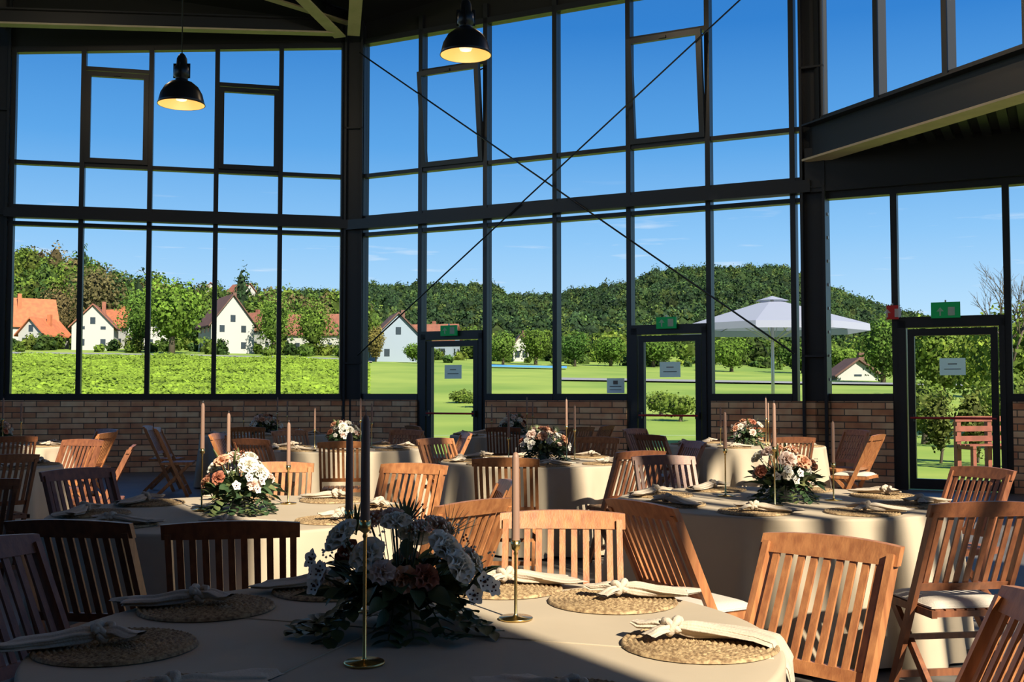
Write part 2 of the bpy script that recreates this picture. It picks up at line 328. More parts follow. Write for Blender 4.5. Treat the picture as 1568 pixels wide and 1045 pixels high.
# ------------------------------------------------------------------ furniture meshes
def chair_mesh(name,cush,wk='wood'):
    b=MB(); W=.215
    def st(z): return -.235+(.90-z)/.90*.42
    for sx in(-1,1):
        x=sx*W
        b.bar((x,st(.875),.875),(x,st(0),0),.022,.042,wk,side=(1,0,0))
        b.bar((sx*.185,.20,.435),(sx*.185,-.23,0),.022,.038,wk,side=(1,0,0))
    n=10
    def rail(zc,h,t,half,bow,arch):
        vs=[];fs=[]
        for i in range(n+1):
            f=-1+2*i/n; x=f*half; yb=st(zc)-bow*(1-f*f); zt=arch*(1-f*f)
            for dy,dz in((-t/2,-h/2),(t/2,-h/2),(t/2-.002,h/2+zt),(-t/2-.004,h/2+zt)): vs.append((x,yb+dy-dz*.45,zc+dz))
        for i in range(n):
            for j in range(4): fs.append((i*4+j,(i+1)*4+j,(i+1)*4+(j+1)%4,i*4+(j+1)%4))
        fs+=[(3,2,1,0),(n*4,n*4+1,n*4+2,n*4+3)]
        b.add(vs,fs,wk)
    rail(.875,.055,.026,.238,.012,.012); rail(.535,.035,.02,.205,.008,0)
    for i in range(9):
        f=-1+2*(i+.5)/9; x=f*.2; bo=.01*(1-f*f)
        b.bar((x,st(.86)-bo,.86),(x,st(.54)-bo,.54),.023,.010,wk,side=(1,0,0))
    b.box(-.2,.2,-.17,-.135,.425,.45,wk); b.box(-.2,.2,.205,.24,.425,.45,wk)
    for sx in(-1,1): b.box(sx*.19-.012,sx*.19+.012,-.17,.24,.42,.452,wk)
    for i in range(8):
        x=-.165+i*.047; b.box(x-.018,x+.018,-.165,.235,.444,.456,wk)
    b.bar((-.2,st(.12),.12),(.2,st(.12),.12),.03,.018,wk,side=(0,0,1)); b.bar((-.185,-.17,.065),(.185,-.17,.065),.03,.018,wk,side=(0,0,1))
    b.bar((-.2,st(.3),.3),(.2,st(.3),.3),.025,.016,wk,side=(0,0,1))
    if cush:
        def f(u,v):
            x=-1+2*u; y=-1+2*v; e=max(0,1-abs(x)**6)*max(0,1-abs(y)**6)
            return (x*.195,y*.19+.035,.458+.032*e**.5)
        b.grid(f,14,14,'cushion')
        b.box(-.193,.193,-.153,.222,.4565,.464,'cushion')
    return b.mesh(name)
CH=[chair_mesh('folding_chair',False),chair_mesh('folding_chair_cushion',True),chair_mesh('folding_chair_shaded',False,'wood2'),chair_mesh('folding_chair_shaded_cushion',True,'wood2')]
def chair(x,y,tx,ty,c=0,dz=0):
    a=math.atan2(ty-y,tx-x)-pi/2+dz
    return put(CH[c],'folding_chair',(x,y,0),a)
def table_mesh(r,seed):
    b=MB(); rr=random.Random(seed); ph=[rr.uniform(0,6.28) for _ in range(4)]; nn=[rr.choice([11,12,13]),rr.choice([19,21]),5,31]
    def f(u,v):
        a=2*pi*v
        fold=.5*math.sin(nn[0]*a+ph[0]+.6*math.sin(3*a))+.38*math.sin(nn[1]*a+ph[1]+.5*math.sin(2*a))+.25*math.sin(nn[2]*a+ph[2])+.16*math.sin(nn[3]*a+ph[3])
        fold=math.copysign(abs(fold)**.8,fold)
        if u<.35: rad=r*(u/.35)*.985; z=.75
        elif u<.45:
            t=(u-.35)/.10; rad=r*.985+r*.015*math.sin(t*pi/2); z=.75-.014*(1-math.cos(t*pi/2))
        else:
            t=(u-.45)/.55; rad=r+t*.05+.095*fold*t**.7; z=.736-t*.716
            rad=max(rad,r*.985)
        return (rad*math.cos(a),rad*math.sin(a),z)
    b.grid(f,40,260,'cloth',wrap=True)
    if seed==1:
        for ang,off in ((-.33,.06),(1.24,.12)):
            dx,dy=math.cos(ang),math.sin(ang); L=math.sqrt(max(.01,(r*.97)**2-off*off)); px,py=-dy*off,dx*off
            pts=[(px+dx*t*L,py+dy*t*L,.7505) for t in np.linspace(-1,1,20)]
            b.tube(pts,.0024,'cloth',6)
    b.lathe([(0,.742),(r*.97,.742),(r*.97,.715),(0,.715)],'wood2',48)
    for k in range(4):
        a=k*pi/2+.4; b.tube([(r*.6*math.cos(a),r*.6*math.sin(a),.72),(r*.62*math.cos(a),r*.62*math.sin(a),0)],.025,'metal',10)
    return b.mesh('round_table')
def mat_mesh():
    b=MB(); Rm=.19; N=13
    def f(u,v):
        a=2*pi*v; rad=.002+u*(Rm-.002); k=u*N
        tw=math.sin(v*2*pi*round(12+k*5))
        z=.004+.005*abs(math.sin(pi*k))+.0018*tw*abs(math.sin(pi*k))
        if u>=.999: z=.0005
        return (rad*math.cos(a)*(1+.004*math.sin(23*a)),rad*math.sin(a),z)
    b.grid(f,52,180,'straw',wrap=True); return b.mesh('placemat')
PM=mat_mesh()
def loft(b,path,ws,hs,k,seg=20,amp=.12,nf=5,ph=0):
    n=len(path)-1
    P=[Vector(p) for p in path]
    def ev(u):
        x=u*n; i=min(int(x),n-1); t=x-i; t2=t*t*(3-2*t)
        return P[i].lerp(P[i+1],t), ws[i]+(ws[i+1]-ws[i])*t2, hs[i]+(hs[i+1]-hs[i])*t2
    def f(u,v):
        p,w,h=ev(u); q,_,_=ev(min(u+.02,1)); o,_,_=ev(max(u-.02,0)); d=(q-o).normalized(); s=d.cross(Vector((0,0,1))).normalized(); up=s.cross(d)
        a=2*pi*v; m=1+amp*math.sin(nf*a+ph+3*u)+amp*.5*math.sin((nf+4)*a-ph+7*u)
        return p+s*(w*math.cos(a)*m)+up*(h*math.sin(a)*m)
    b.grid(f,n*6,seg*2,k,wrap=True)
def napkin_mesh(seed,L=.2,drape=False):
    b=MB(); r=random.Random(seed); 
    if drape: loft(b,[(0,0,.032),(.05,.004,.028),(.13,.01,.022),(.2,.0,.018),(.245,-.01,.008),(.275,-.02,-.04),(.285,-.022,-.09)],[.014,.028,.045,.058,.062,.06,.045],[.012,.018,.013,.009,.008,.007,.003],'napkin',26,.16,5,1)
    else: loft(b,[(0,0,.032),(.05,.004,.028),(L*.6,.01,.020),(L,.0+r.uniform(-.02,.02),.016),(L+.012,0,.012)],[.014,.028,.045,.058,.05],[.012,.018,.013,.009,.002],'napkin',26,.16,5,r.uniform(0,6))
    loft(b,[(0,0,.032),(-.035,.012,.036),(-.075,.03,.03),(-.095,.04,.035)],[.012,.018,.026,.02],[.010,.011,.008,.003],'napkin',18,.2,4,r.uniform(0,6))
    loft(b,[(-.0,-.005,.032),(-.03,-.03,.03),(-.06,-.055,.02)],[.012,.018,.022],[.010,.009,.003],'napkin',18,.2,4,r.uniform(0,6))
    pts=[]
    for i in range(15):
        a=2*pi*i/14; pts.append((.004+.012*math.sin(a*1+.4),.022*math.cos(a),.034+.018*math.sin(a)))
    b.tube(pts,[.0095+.003*math.sin(i*1.7) for i in range(15)],'napkin',10)
    pts=[(.022*math.cos(a),.018*math.sin(a),.038+.012*math.sin(2*a)) for a in [2*pi*i/12 for i in range(13)]]
    b.tube(pts,.009,'napkin',10)
    return b.mesh('knotted_napkin')
NK=[napkin_mesh(i) for i in range(3)]+[napkin_mesh(5,drape=True)]
def candle_mesh(hs,ct):
    b=MB()
    b.lathe([(0,0),(.046,0),(.047,.004),(.044,.006),(.008,.008),(.0045,.014),(.004,hs-.03),(.006,hs-.025),(.004,hs-.018),(.012,hs-.012),(.0135,hs+.012),(.0115,hs+.012),(.0,hs)],'brass',24)
    b.lathe([(.0112,hs),(.0108,hs+.05),(.0095,ct-.015),(.006,ct-.003),(.0,ct)],'candle',20)
    b.tube([(0,0,ct-.002),(.001,0,ct+.012)],.001,'grey',6)
    return b.mesh('candlestick')
CD=[candle_mesh(.31,.56),candle_mesh(.20,.45),candle_mesh(.27,.50)]
def petal(b,T,w,L,cup,curl,k):
    def f(u,v):
        s=-1+2*v; ww=w*math.sin(pi*min(.92,.12+u*.75))**.7*1.0
        return (s*ww, cup*(1-s*s)*-1*.5*w+ curl*u*u*L + .15*L*u, L*u*(1-.12*s*s))
    b.grid(f,4,4,k,T=T)
def rose(b,c,s,k,dirv,seed,layers=5):
    r=random.Random(seed); z=Vector(dirv).normalized(); q=z.to_track_quat('Z','Y').to_matrix().to_4x4(); base=Matrix.Translation(c)@q
    for l in range(layers):
        n=3+l; f=(l+1)/layers
        for i in range(n):
            a=2*pi*i/n+l*.7+r.uniform(-.15,.15)
            T=base@Matrix.Rotation(a,4,'Z')@Matrix.Translation((0,s*(.05+.28*f),-s*.1*f))@Matrix.Rotation(-(.05+.75*f*f)*.9,4,'X')
            petal(b,T,s*(.32+.3*f),s*(.75+.1*r.random()),.9,(-.25+.45*f),k)
    b.lathe([(0,-.2*s),(.35*s,0),(.2*s,.25*s),(0,.3*s)],k,10,T=base)
def leafm(b,T,L,w,k,bend=.3):
    def f(u,v):
        s=-1+2*v; ww=w*math.sin(pi*(.04+u*.94))**.8
        return (s*ww, L*u, -bend*L*u*u+abs(s)*ww*.3)
    b.grid(f,6,2,k,T=T)
def ori(p,d,roll=0):
    d=Vector(d).normalized(); return Matrix.Translation(p)@d.to_track_quat('Y','Z').to_matrix().to_4x4()@Matrix.Rotation(roll,4,'Y')
def flowers_mesh(seed,detail=1):
    b=MB(); r=random.Random(seed)
    b.lathe([(0,0),(.045,0),(.052,.085),(.046,.085),(.04,.02),(0,.02)],'pot',24)
    main=[((-.14,-.05,.24),.050,'wpetal'),((-.01,-.05,.275),.040,'wpetal'),((-.07,-.10,.20),.048,'wpetal'),((.11,-.07,.215),.048,'wpetal'),((.15,-.10,.175),.044,'wpetal'),
          ((.07,-.13,.155),.034,'rpetal'),((.02,-.135,.15),.034,'ppetal'),((.09,.06,.25),.042,'bpetal'),((-.09,.08,.26),.042,'ppetal'),((.02,.12,.22),.046,'wpetal'),
          ((-.15,.09,.18),.038,'rpetal'),((.17,.07,.16),.042,'wpetal'),((-.03,.03,.285),.032,'bpetal'),((-.03,-.15,.17),.032,'bpetal'),((-.19,-.08,.15),.034,'bpetal'),((.0,.16,.15),.04,'ppetal'),((.05,-.02,.26),.030,'bpetal')]
    for i,(p,s,k) in enumerate(main):
        if seed: p=(p[0]+r.uniform(-.03,.03),p[1]+r.uniform(-.03,.03),p[2]+r.uniform(-.02,.02)); k=r.choice(['wpetal','wpetal','wpetal','ppetal','bpetal','rpetal'])
        d=(p[0]*1.2,p[1]*1.2,p[2]-.06)
        rose(b,p,s*1.05,k,d,seed*50+i,6 if k=='wpetal' else 5)
        b.tube([(0,0,.08),(p[0]*.5,p[1]*.5,p[2]*.5+.02),p],.003,'leaf',5)
    for p in [(-.22,-.06,.19),(-.205,-.1,.13),(-.225,.0,.15),(.215,-.1,.14),(.19,-.12,.11),(.235,-.06,.12),(-.19,-.12,.17)]:
        d=Vector((p[0],p[1]-.15,.1)); T=Matrix.Translation(p)@d.to_track_quat('Z','Y').to_matrix().to_4x4()
        for i in range(5): leafm(b,T@Matrix.Rotation(i*2*pi/5,4,'Z'),.027,.012,'wpetal',-.25)
        for i in range(5): b.lathe([(0,.006),(.0024,.004),(.0024,.002)],'centre',6,T=T@Matrix.Translation((.012*math.cos(i*1.257+1.57),.012*math.sin(i*1.257+1.57),.0)))
        b.lathe([(0,.010),(.004,.007),(.003,0)],'centre',8,T=T)
    for i in range(165):
        a=r.uniform(0,2*pi); e=r.uniform(-.3,1.1); rad=r.uniform(.04,.19)
        p=(rad*math.cos(a),rad*.9*math.sin(a),.08+r.uniform(0,.13)*(1-rad/.3)); d=(math.cos(a)*math.cos(e),math.sin(a)*math.cos(e),math.sin(e))
        leafm(b,ori(p,d,r.uniform(-.8,.8)),r.uniform(.05,.09),r.uniform(.012,.024),r.choice(['leaf','leaf','leaf','leaf2']),r.uniform(.1,.5))
    for i in range(15):
        a=2*pi*i/15+r.uniform(-.15,.15); L=r.uniform(.18,.26); up=r.uniform(-.03,.05)
        pts=[Vector((math.cos(a)*L*t*1.05,math.sin(a)*L*t*.8,.12+up*4*t-(.17+up*3.2)*t*t)) for t in (0,.2,.4,.6,.8,1)]
        for q in pts: q.z=max(q.z,.012)
        b.tube(pts,.002,'leaf',5)
        for j in range(2,12):
            t=j/11*5; k=min(int(t),4); p=pts[k].lerp(pts[k+1],t-k); dd=(pts[k+1]-pts[k]).normalized(); s=dd.cross(Vector((0,0,1))).normalized()
            for sg in(-1,1):
                d=dd*.7+s*sg+Vector((0,0,r.uniform(0,.4))); leafm(b,ori(p,d),r.uniform(.035,.06),r.uniform(.012,.02),'leaf' if i%3 else 'leaf2',.1)
    for p,d in [((-.12,.02,.24),(-.4,-.1,1)),((.12,.02,.24),(.6,0,1)),((0,.1,.25),(.1,.5,1))]:
        for i in range(9):
            a=(-4+i)*.17; dd=Vector(d).normalized(); s=dd.cross(Vector((0,1,0))).normalized(); v=dd*math.cos(a)+s*math.sin(a)
            leafm(b,ori(p,v),.085,.006,'leaf2',.0)
    for i in range(26):
        a=r.uniform(0,2*pi); rad=r.uniform(.05,.22); p=Vector((rad*math.cos(a),rad*math.sin(a)*.8,.17+.12*(1-rad/.22)+r.uniform(0,.05)))
        b.tube([(p.x*.4,p.y*.4,.1),p],.0012,'leaf2',4)
        for j in range(9):
            q=p+Vector((r.uniform(-.022,.022),r.uniform(-.022,.022),r.uniform(-.02,.02))); b.lathe([(0,-.004),(.004,0),(0,.004)],'wpetal' if i%3 else 'rpetal',5,T=Matrix.Translation(q))
    return b.mesh('floral_centerpiece')
FL=[flowers_mesh(0),flowers_mesh(3)]
# ------------------------------------------------------------------ tables
TB=[('T1',-.25,2.78,.91),('T2',1.54,6.3,.94),('T3',-1.43,5.7,.92),('T4',.27,10.0,.92),('T5',-1.9,12.3,.92),('T6',-3.7,16.4,.92),('T7',-4.75,9.2,.92),('T8',-6.1,12.8,.92),('T9',0.0,16.3,.92),('T10',2.76,13.0,.92)]
def setting(x,y,a,nk,na=None,rad=.71):
    px,py=x+rad*math.cos(a),y+rad*math.sin(a)
    put(PM,'woven_placemat',(px,py,.752),R.uniform(0,6))
    put(NK[nk],'knotted_napkin',(px+.03*math.cos(a),py+.03*math.sin(a),.757),(a+pi/2+R.uniform(-.5,.5)) if na is None else na)
for i,(nm,x,y,r) in enumerate(TB):
    put(table_mesh(r,i+1),'round_dining_table',(x,y,0),0)
    if i==0:
        NA={40:.05,150:3.25,190:3.3,115:3.3,72:.1,235:.6,300:2.3}
        for k,ad in enumerate((40,150,190,115,72,235,300)): setting(x,y,math.radians(ad),k%3,NA[ad])
        a=math.radians(-8); px,py=x+.71*math.cos(a),y+.71*math.sin(a)
        put(PM,'woven_placemat',(px,py,.752),1.0); put(NK[3],'knotted_napkin',(px-.06,py+.035,.757),-.12)
        continue
    off=R.uniform(0,.7)
    for k in range(8): setting(x,y,off+k*pi/4,k%3)
    put(FL[1] if i%2 else FL[0],'floral_centerpiece',(x+.02,y,.752),R.uniform(0,6),None,1.0)
put(FL[0],'floral_centerpiece',(-.285,2.85,.752),0,None,1.0)
def cnd(x,y,k,s=1): put(CD[k],'candlestick',(x,y,.752),0,None,s)
cnd(-.333,2.50,0); cnd(-.458,3.1,2); cnd(.01,2.99,1)
for x,y,k in [(-1.62,5.75,0),(-1.60,6.2,2),(-1.24,6.1,1),(1.27,6.55,2),(1.42,5.95,0),(1.84,6.3,1)]: cnd(x,y,k)
for i in range(3,10):
    x,y=TB[i][1:3]
    cnd(x-.3,y-.05,1); cnd(x+.22,y-.12,0); cnd(x+.31,y+.15,2)
# ------------------------------------------------------------------ chairs
chair(.18,3.98,.12,2.9,0)
chair(-1.03,4.12,-1.3,5.7,2); chair(-1.55,4.16,-1.35,5.7,2)
chair(-1.42,3.30,-.25,2.85,2)
chair(.83,3.30,-.1,2.4,0); chair(.93,2.42,-.25,2.5,0)
chair(.74,4.72,1.61,5.22,1); chair(1.93,4.82,1.72,6.3,3)
chair(2.66,6.62,1.3,6.0,2); chair(1.14,7.75,1.4,6.3,2)
chair(-.26,5.65,-1.43,5.5,1); chair(-.33,4.80,-1.43,5.75,0)
chair(-.03,7.95,.1,10,1); chair(-.72,6.86,-1.2,5.7,0)
chair(-1.62,10.6,-1.8,12.3,0); chair(-2.42,6.46,-1.43,5.7,2); chair(-2.98,5.95,-4.0,7.2,2); chair(-1.52,6.97,-1.43,5.7,0)
chair(-4.9,15.5,-3.7,15.6,0); chair(-4.5,14.7,-3.5,14.9,0); chair(-3.55,9.55,-4.75,9.2,2); chair(-4.3,10.6,-4.75,9.2,2)
chair(-.62,10.95,.27,10,0); chair(1.5,10.35,.27,10,3); chair(.9,8.85,.27,10,2); chair(.8,11.2,.27,10,0)
chair(3.85,12.25,2.76,13,1); chair(4.05,13.5,2.76,13,0); chair(1.75,14.0,2.76,13,0); chair(2.9,11.65,2.76,13,2); chair(1.7,12.2,2.76,13,2); chair(3.2,14.3,2.76,13,0)
chair(-.1,15.0,0,16.3,2); chair(-1.2,15.6,0,16.3,0); chair(1.15,15.7,0,16.3,0); chair(.8,15.1,0,16.3,0)
chair(-3.6,15.1,-3.7,16.4,0); chair(-2.55,15.8,-3.7,16.4,0); chair(-2.5,16.9,-3.7,16.4,0)
chair(-3.1,12.4,-1.9,12.3,0); chair(-.75,12.6,-1.9,12.3,0); chair(-1.4,13.4,-1.9,12.3,0); chair(-2.6,13.3,-1.9,12.3,0); chair(-2.5,11.2,-1.9,12.3,2)
chair(-4.9,12.7,-6.1,12.8,0); chair(-5.4,11.8,-6.1,12.8,2); chair(-5.3,13.8,-6.1,12.8,0); chair(-3.9,8.3,-4.75,9.2,2)
# ------------------------------------------------------------------ pendant lamps, plus unseen ones added as fill
def lamp(x,y,z,en=6):
    b=MB(); zt=ceilz(y)-z
    b.lathe([(.035,.50),(.05,.47),(.055,.40),(.075,.38),(.08,.29),(.062,.27),(.06,.245),(.11,.225),(.165,.18),(.205,.11),(.225,.03),(.235,.0),(.228,.0)],'shade',40)
    b.lathe([(.228,.001),(.215,.035),(.19,.11),(.15,.17),(.09,.21),(0,.22)],'inner',40)
    b.lathe([(0,.035),(.05,.045),(.065,.08),(.055,.13),(.03,.2)],'bulb',20)
    b.lathe([(0,.53),(.02,.52),(.035,.50)],'shade',16)
    b.tube([(0,0,.52),(0,0,zt)],.006,'shade',6)
    for a in (0,pi/2,pi,3*pi/2): b.box(.05,.085,-.004,.004,.27,.42,'shade',Matrix.Rotation(a,4,'Z'))
    o=b.obj('pendant_or_fill_lamp',(x,y,z))
    l=bpy.data.lights.new('lamp_or_fill_light','POINT'); l.energy=en; l.color=(1,.78,.52); l.shadow_soft_size=.1
    lo=bpy.data.objects.new('lamp_or_fill_light',l); sc.collection.objects.link(lo); lo.parent=o; lo.location=(0,0,-.12)
lamp(-3.33,10.9,4.27,4); lamp(-.42,9.8,4.43,4)
for x,y,z in [(-3.5,3,4.6),(0,1.5,4.6),(3.4,4.5,5.0),(-6.5,7.5,5.2),(5.5,8.5,5.6)]: lamp(x,y,z,6)  # out of view, added as warm fill for the room
for x,y,z in [(-6,14.5,7.6),(.5,14.5,7.6),(4,12.5,7.2)]: lamp(x,y,z,60)  # stronger fill added above the view to brighten the far brick
# ------------------------------------------------------------------ exterior
f=1678.
prof={150:([-600,0,270,520,560,780,965,1215,1380,1568,2200],[543,543,546,552,556,562,566,572,575,580,580]),
 220:([-600,0,270,520,560,780,965,1215,1380,1568,2200],[520,525,532,538,545,548,550,555,560,565,565]),
 350:([-900,-200,0,110,170,230,300,460,520,600,780,1380,1568,2200],[395,400,412,430,455,466,474,480,487,527,530,545,550,550]),
 500:([-600,0,300,520,560,780,965,1100,1215,1300,1380,1568,2200],[440,440,480,492,492,498,492,482,482,505,525,545,540]),
 800:([-600,0,520,560,640,760,775,840,900,965,1000,1050,1100,1200,1235,1300,1370,1450,1568,2200],[450,450,455,445,443,445,460,461,450,441,425,419,417,415,429,459,482,503,520,500]),
 1200:([-600,2200],[540,540])}
Ys=[40,60,150,220,350,500,800,1200]
def hgt(X,Y):
    u=X/Y
    px=u*f+784
    zs=[-.15,.6]
    for k in Ys[2:]:
        xs,ys=prof[k]; zs.append(1.36+(603-np.interp(px,xs,ys))/f*k)
    return float(np.interp(Y,Ys,zs))
b=MB(); nu=150; yl=list(np.linspace(40,350,34))+list(np.linspace(370,1200,30))
vs=[];us=np.linspace(-1.3,1.3,nu)
for Y in yl:
    for u in us: vs.append((u*Y,Y,hgt(u*Y,Y)))
fs=[(i*nu+j,i*nu+j+1,(i+1)*nu+j+1,(i+1)*nu+j) for i in range(len(yl)-1) for j in range(nu-1)]
b.add(vs,fs,'terr',True); b.obj('hillside_terrain')
b=MB(); b.add([(-52,-40,-.155),(52,-40,-.155),(52,40,-.155),(-52,40,-.155)],[(0,1,2,3)],'grass'); b.obj('ground_lawn')
class FC:
    def __init__(s,seed): s.r=np.random.default_rng(seed); s.V=[];s.C=[];s.n=0
    def quads(s,c,nrm,size,col):
        r=s.r; n=len(c); t=r.normal(size=(n,3)); t-= (t*nrm).sum(1,keepdims=True)*nrm; t/=np.linalg.norm(t,axis=1,keepdims=True)+1e-9; bt=np.cross(nrm,t)
        sz=(size*r.uniform(.6,1.3,n))[:,None]
        q=np.stack([c-t*sz*.5-bt*sz*.35,c+t*sz*.5-bt*sz*.35,c+t*sz*.5+bt*sz*.35,c-t*sz*.5+bt*sz*.35],1)
        s.V.append(q.reshape(-1,3)); s.C.append(np.repeat(col,4,axis=0))
    def crown(s,x,y,z,rx,rz,n,size,col,nb=6):
        r=s.r; bc=r.normal(size=(nb,3)); bc/=np.linalg.norm(bc,axis=1,keepdims=True); bc*=r.uniform(.25,.6,(nb,1)); bc[:,2]=bc[:,2]*.9
        idx=r.integers(0,nb,n); d=r.normal(size=(n,3)); d/=np.linalg.norm(d,axis=1,keepdims=True)
        p=bc[idx]+d*r.uniform(.36,.58,(n,1)); nn=d+r.normal(size=(n,3))*.45; nn/=np.linalg.norm(nn,axis=1,keepdims=True)
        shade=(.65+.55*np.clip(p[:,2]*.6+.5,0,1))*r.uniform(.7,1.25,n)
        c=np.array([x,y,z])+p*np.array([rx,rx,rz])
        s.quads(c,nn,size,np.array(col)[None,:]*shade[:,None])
    def blob(s,x,y,z,rx,rz,col,seg=7,rings=4):
        r=s.r; pts=np.zeros((rings+1,seg,3))
        for i in range(rings+1):
            ph=pi*i/rings
            for j in range(seg):
                th=2*pi*j/seg; k=r.uniform(.75,1.0); pts[i,j]=(x+rx*k*math.sin(ph)*math.cos(th),y+rx*k*math.sin(ph)*math.sin(th),z+rz*k*math.cos(ph))
        q=[]
        for i in range(rings):
            for j in range(seg): q+= [pts[i,j],pts[i+1,j],pts[i+1,(j+1)%seg],pts[i,(j+1)%seg]]
        s.V.append(np.array(q)); s.C.append(np.repeat(np.array(col)[None,:],len(q),axis=0))
    def obj(s,name,extra=None,loc=(0,0,0)):
        V=np.concatenate(s.V).astype(np.float32); C=np.concatenate(s.C); n=len(V)
        me=bpy.data.meshes.new(name); me.vertices.add(n); me.vertices.foreach_set('co',V.ravel()); me.loops.add(n); me.loops.foreach_set('vertex_index',np.arange(n,dtype=np.int32))
        me.polygons.add(n//4); me.polygons.foreach_set('loop_start',np.arange(0,n,4,dtype=np.int32)); me.polygons.foreach_set('loop_total',np.full(n//4,4,dtype=np.int32))
        me.update(); at=me.color_attributes.new('Col','FLOAT_COLOR','POINT'); at.data.foreach_set('color',np.concatenate([C,np.ones((n,1))],1).astype(np.float32).ravel())
        me.materials.append(M['fol']); me.validate()
        return put(me,name,loc)
PAL=[(.11,.19,.035),(.16,.25,.04),(.06,.12,.03),(.21,.28,.045),(.10,.17,.035),(.14,.22,.035)]
HP=[(.050,.100,.036),(.070,.125,.040),(.034,.072,.032),(.095,.14,.040),(.045,.085,.042)]  # far hill greens, slight bluish haze put into the colour
fc=FC(1); r=np.random.default_rng(5)
def sampleuY(n,u0,u1,Y0,Y1):
    Y=np.sqrt(r.uniform(Y0**2,Y1**2,n)); return r.uniform(u0,u1,n)*Y,Y
X,Y=sampleuY(6400,-.2,.62,335,835)
for x,y in zip(X,Y):
    z=hgt(x,y); rx=r.uniform(2.0,5.0); rz=rx*r.uniform(.8,1.5)
    patch=.85+.5*noise.noise(Vector((x*.012,y*.012,0)))
    col=np.array(HP[r.integers(len(HP))])*r.uniform(.7,1.2)*patch
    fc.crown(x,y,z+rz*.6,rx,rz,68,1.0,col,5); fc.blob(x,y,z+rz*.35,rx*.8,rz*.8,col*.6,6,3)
fc.obj('forest_hill')
fc=FC(2)
X,Y=sampleuY(760,-.62,-.13,225,385)
for x,y in zip(X,Y):
    z=hgt(x,y); rx=r.uniform(2.4,4.8); rz=rx*r.uniform(.9,1.5); col=np.array(PAL[r.integers(len(PAL))] if r.random()>.12 else (.18,.14,.07))*r.uniform(.5,1.05)
    if r.random()<.04: rx*=.55; rz*=1.5; col=np.array((.04,.08,.035))
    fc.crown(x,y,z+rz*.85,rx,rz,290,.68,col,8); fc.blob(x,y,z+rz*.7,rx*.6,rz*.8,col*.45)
fc.obj('wooded_hillside')
fc=FC(3)
X,Y=sampleuY(640,-.17,.62,190,335)
for x,y in zip(X,Y):
    z=hgt(x,y); rx=r.uniform(1.8,4.0); rz=rx*r.uniform(.8,1.2); col=np.array(PAL[r.integers(len(PAL))])*r.uniform(.4,1.0)
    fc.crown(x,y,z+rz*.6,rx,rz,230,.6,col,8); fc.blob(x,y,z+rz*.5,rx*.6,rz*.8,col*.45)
for i in range(150):
    u=r.uniform(-.6,-.14); y=r.uniform(163,200); x=u*y; z=hgt(x,y); rx=r.uniform(1.0,2.2)
    if r.random()<.3: continue
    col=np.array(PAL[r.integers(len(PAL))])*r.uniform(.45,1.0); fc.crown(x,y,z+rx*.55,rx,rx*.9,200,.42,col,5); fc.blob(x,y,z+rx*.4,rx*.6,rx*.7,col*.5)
for i in range(110):
    u=r.uniform(-.13,.5); y=r.uniform(165,195); x=u*y; z=hgt(x,y); rx=r.uniform(.7,1.8)
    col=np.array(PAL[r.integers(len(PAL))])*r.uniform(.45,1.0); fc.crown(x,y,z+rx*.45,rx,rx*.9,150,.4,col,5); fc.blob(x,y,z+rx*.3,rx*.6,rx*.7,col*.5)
fc.obj('tree_belt')
def tree(px,y,h,w,col,seed,name='deciduous_tree',n=2600,size=None):
    x=(px-784)/f*y; z=hgt(x,y) if y>=40 else -.15
    fc=FC(seed); rx=w/2; rz=h*.46
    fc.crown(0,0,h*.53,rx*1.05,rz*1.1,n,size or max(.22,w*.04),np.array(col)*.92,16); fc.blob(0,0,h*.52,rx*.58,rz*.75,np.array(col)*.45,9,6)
    o=fc.obj(name,loc=(x,y,z))
    b=MB(); b.tube([(0,0,-.3),(0.1,0,h*.3),(0,.1,h*.6)],[w*.05,w*.035,w*.015],'bark',8)
    for a in range(5): b.tube([(0,0,h*.28),(math.cos(a*1.3)*rx*.5,math.sin(a*1.3)*rx*.5,h*.55)],[w*.02,w*.008],'bark',6)
    b.obj('trunk',parent=o)
tree(262,165,12,11,(.15,.26,.035),21); tree(212,172,10,7,(.12,.22,.04),22); tree(88,205,12,8,(.17,.13,.06),23); tree(145,225,17,13,(.15,.13,.06),24)
tree(478,176,9,7,(.15,.24,.04),25); tree(418,176,10,7,(.14,.24,.04),26); tree(880,160,5.5,4.8,(.07,.15,.03),27); tree(935,165,4.6,6,(.10,.19,.03),28); tree(575,160,5.5,3,(.2,.17,.05),29)
tree(770,160,5,4.5,(.13,.22,.04),30); tree(1120,150,5,6,(.12,.21,.03),31); tree(640,157,3,4,(.12,.22,.03),32); tree(530,176,6,5,(.11,.2,.03),33)
tree(1540,46,5.0,5,(.20,.27,.04),34,n=4200,size=.16); tree(1440,62,5.2,5.5,(.15,.22,.04),35,n=4000,size=.2); tree(1600,38,5.0,5,(.17,.25,.04),36,n=4000,size=.15); tree(1352,110,7,6,(.10,.18,.03),37); tree(1500,75,5.5,6,(.12,.2,.03),38)
tree(1300,150,4,7,(.12,.2,.03),39); tree(1230,150,5,7,(.08,.15,.03),40); tree(820,165,6,6,(.12,.2,.03),41); tree(1000,165,5,7,(.10,.18,.03),42)
for i,px in enumerate((1436,1492,1412,1530,1560,1040,1010,735,710)): tree(px,(24,24,33,36,30,48,52,60,64)[i],(1.7,1.75,2.0,2.3,2.2,1.2,1.2,.9,.9)[i],(.8,.8,2.4,2.8,2.5,2,2.4,2,2)[i],(.14,.17,.04) if i<2 else (.16,.23,.04),50+i,'garden_shrub',900,.08+.02*(i>1))
fc=FC(9); n=70000; u=r.uniform(-.62,-.13,n); Yc=np.sqrt(r.uniform(62**2,149**2,n)); Xc=u*Yc
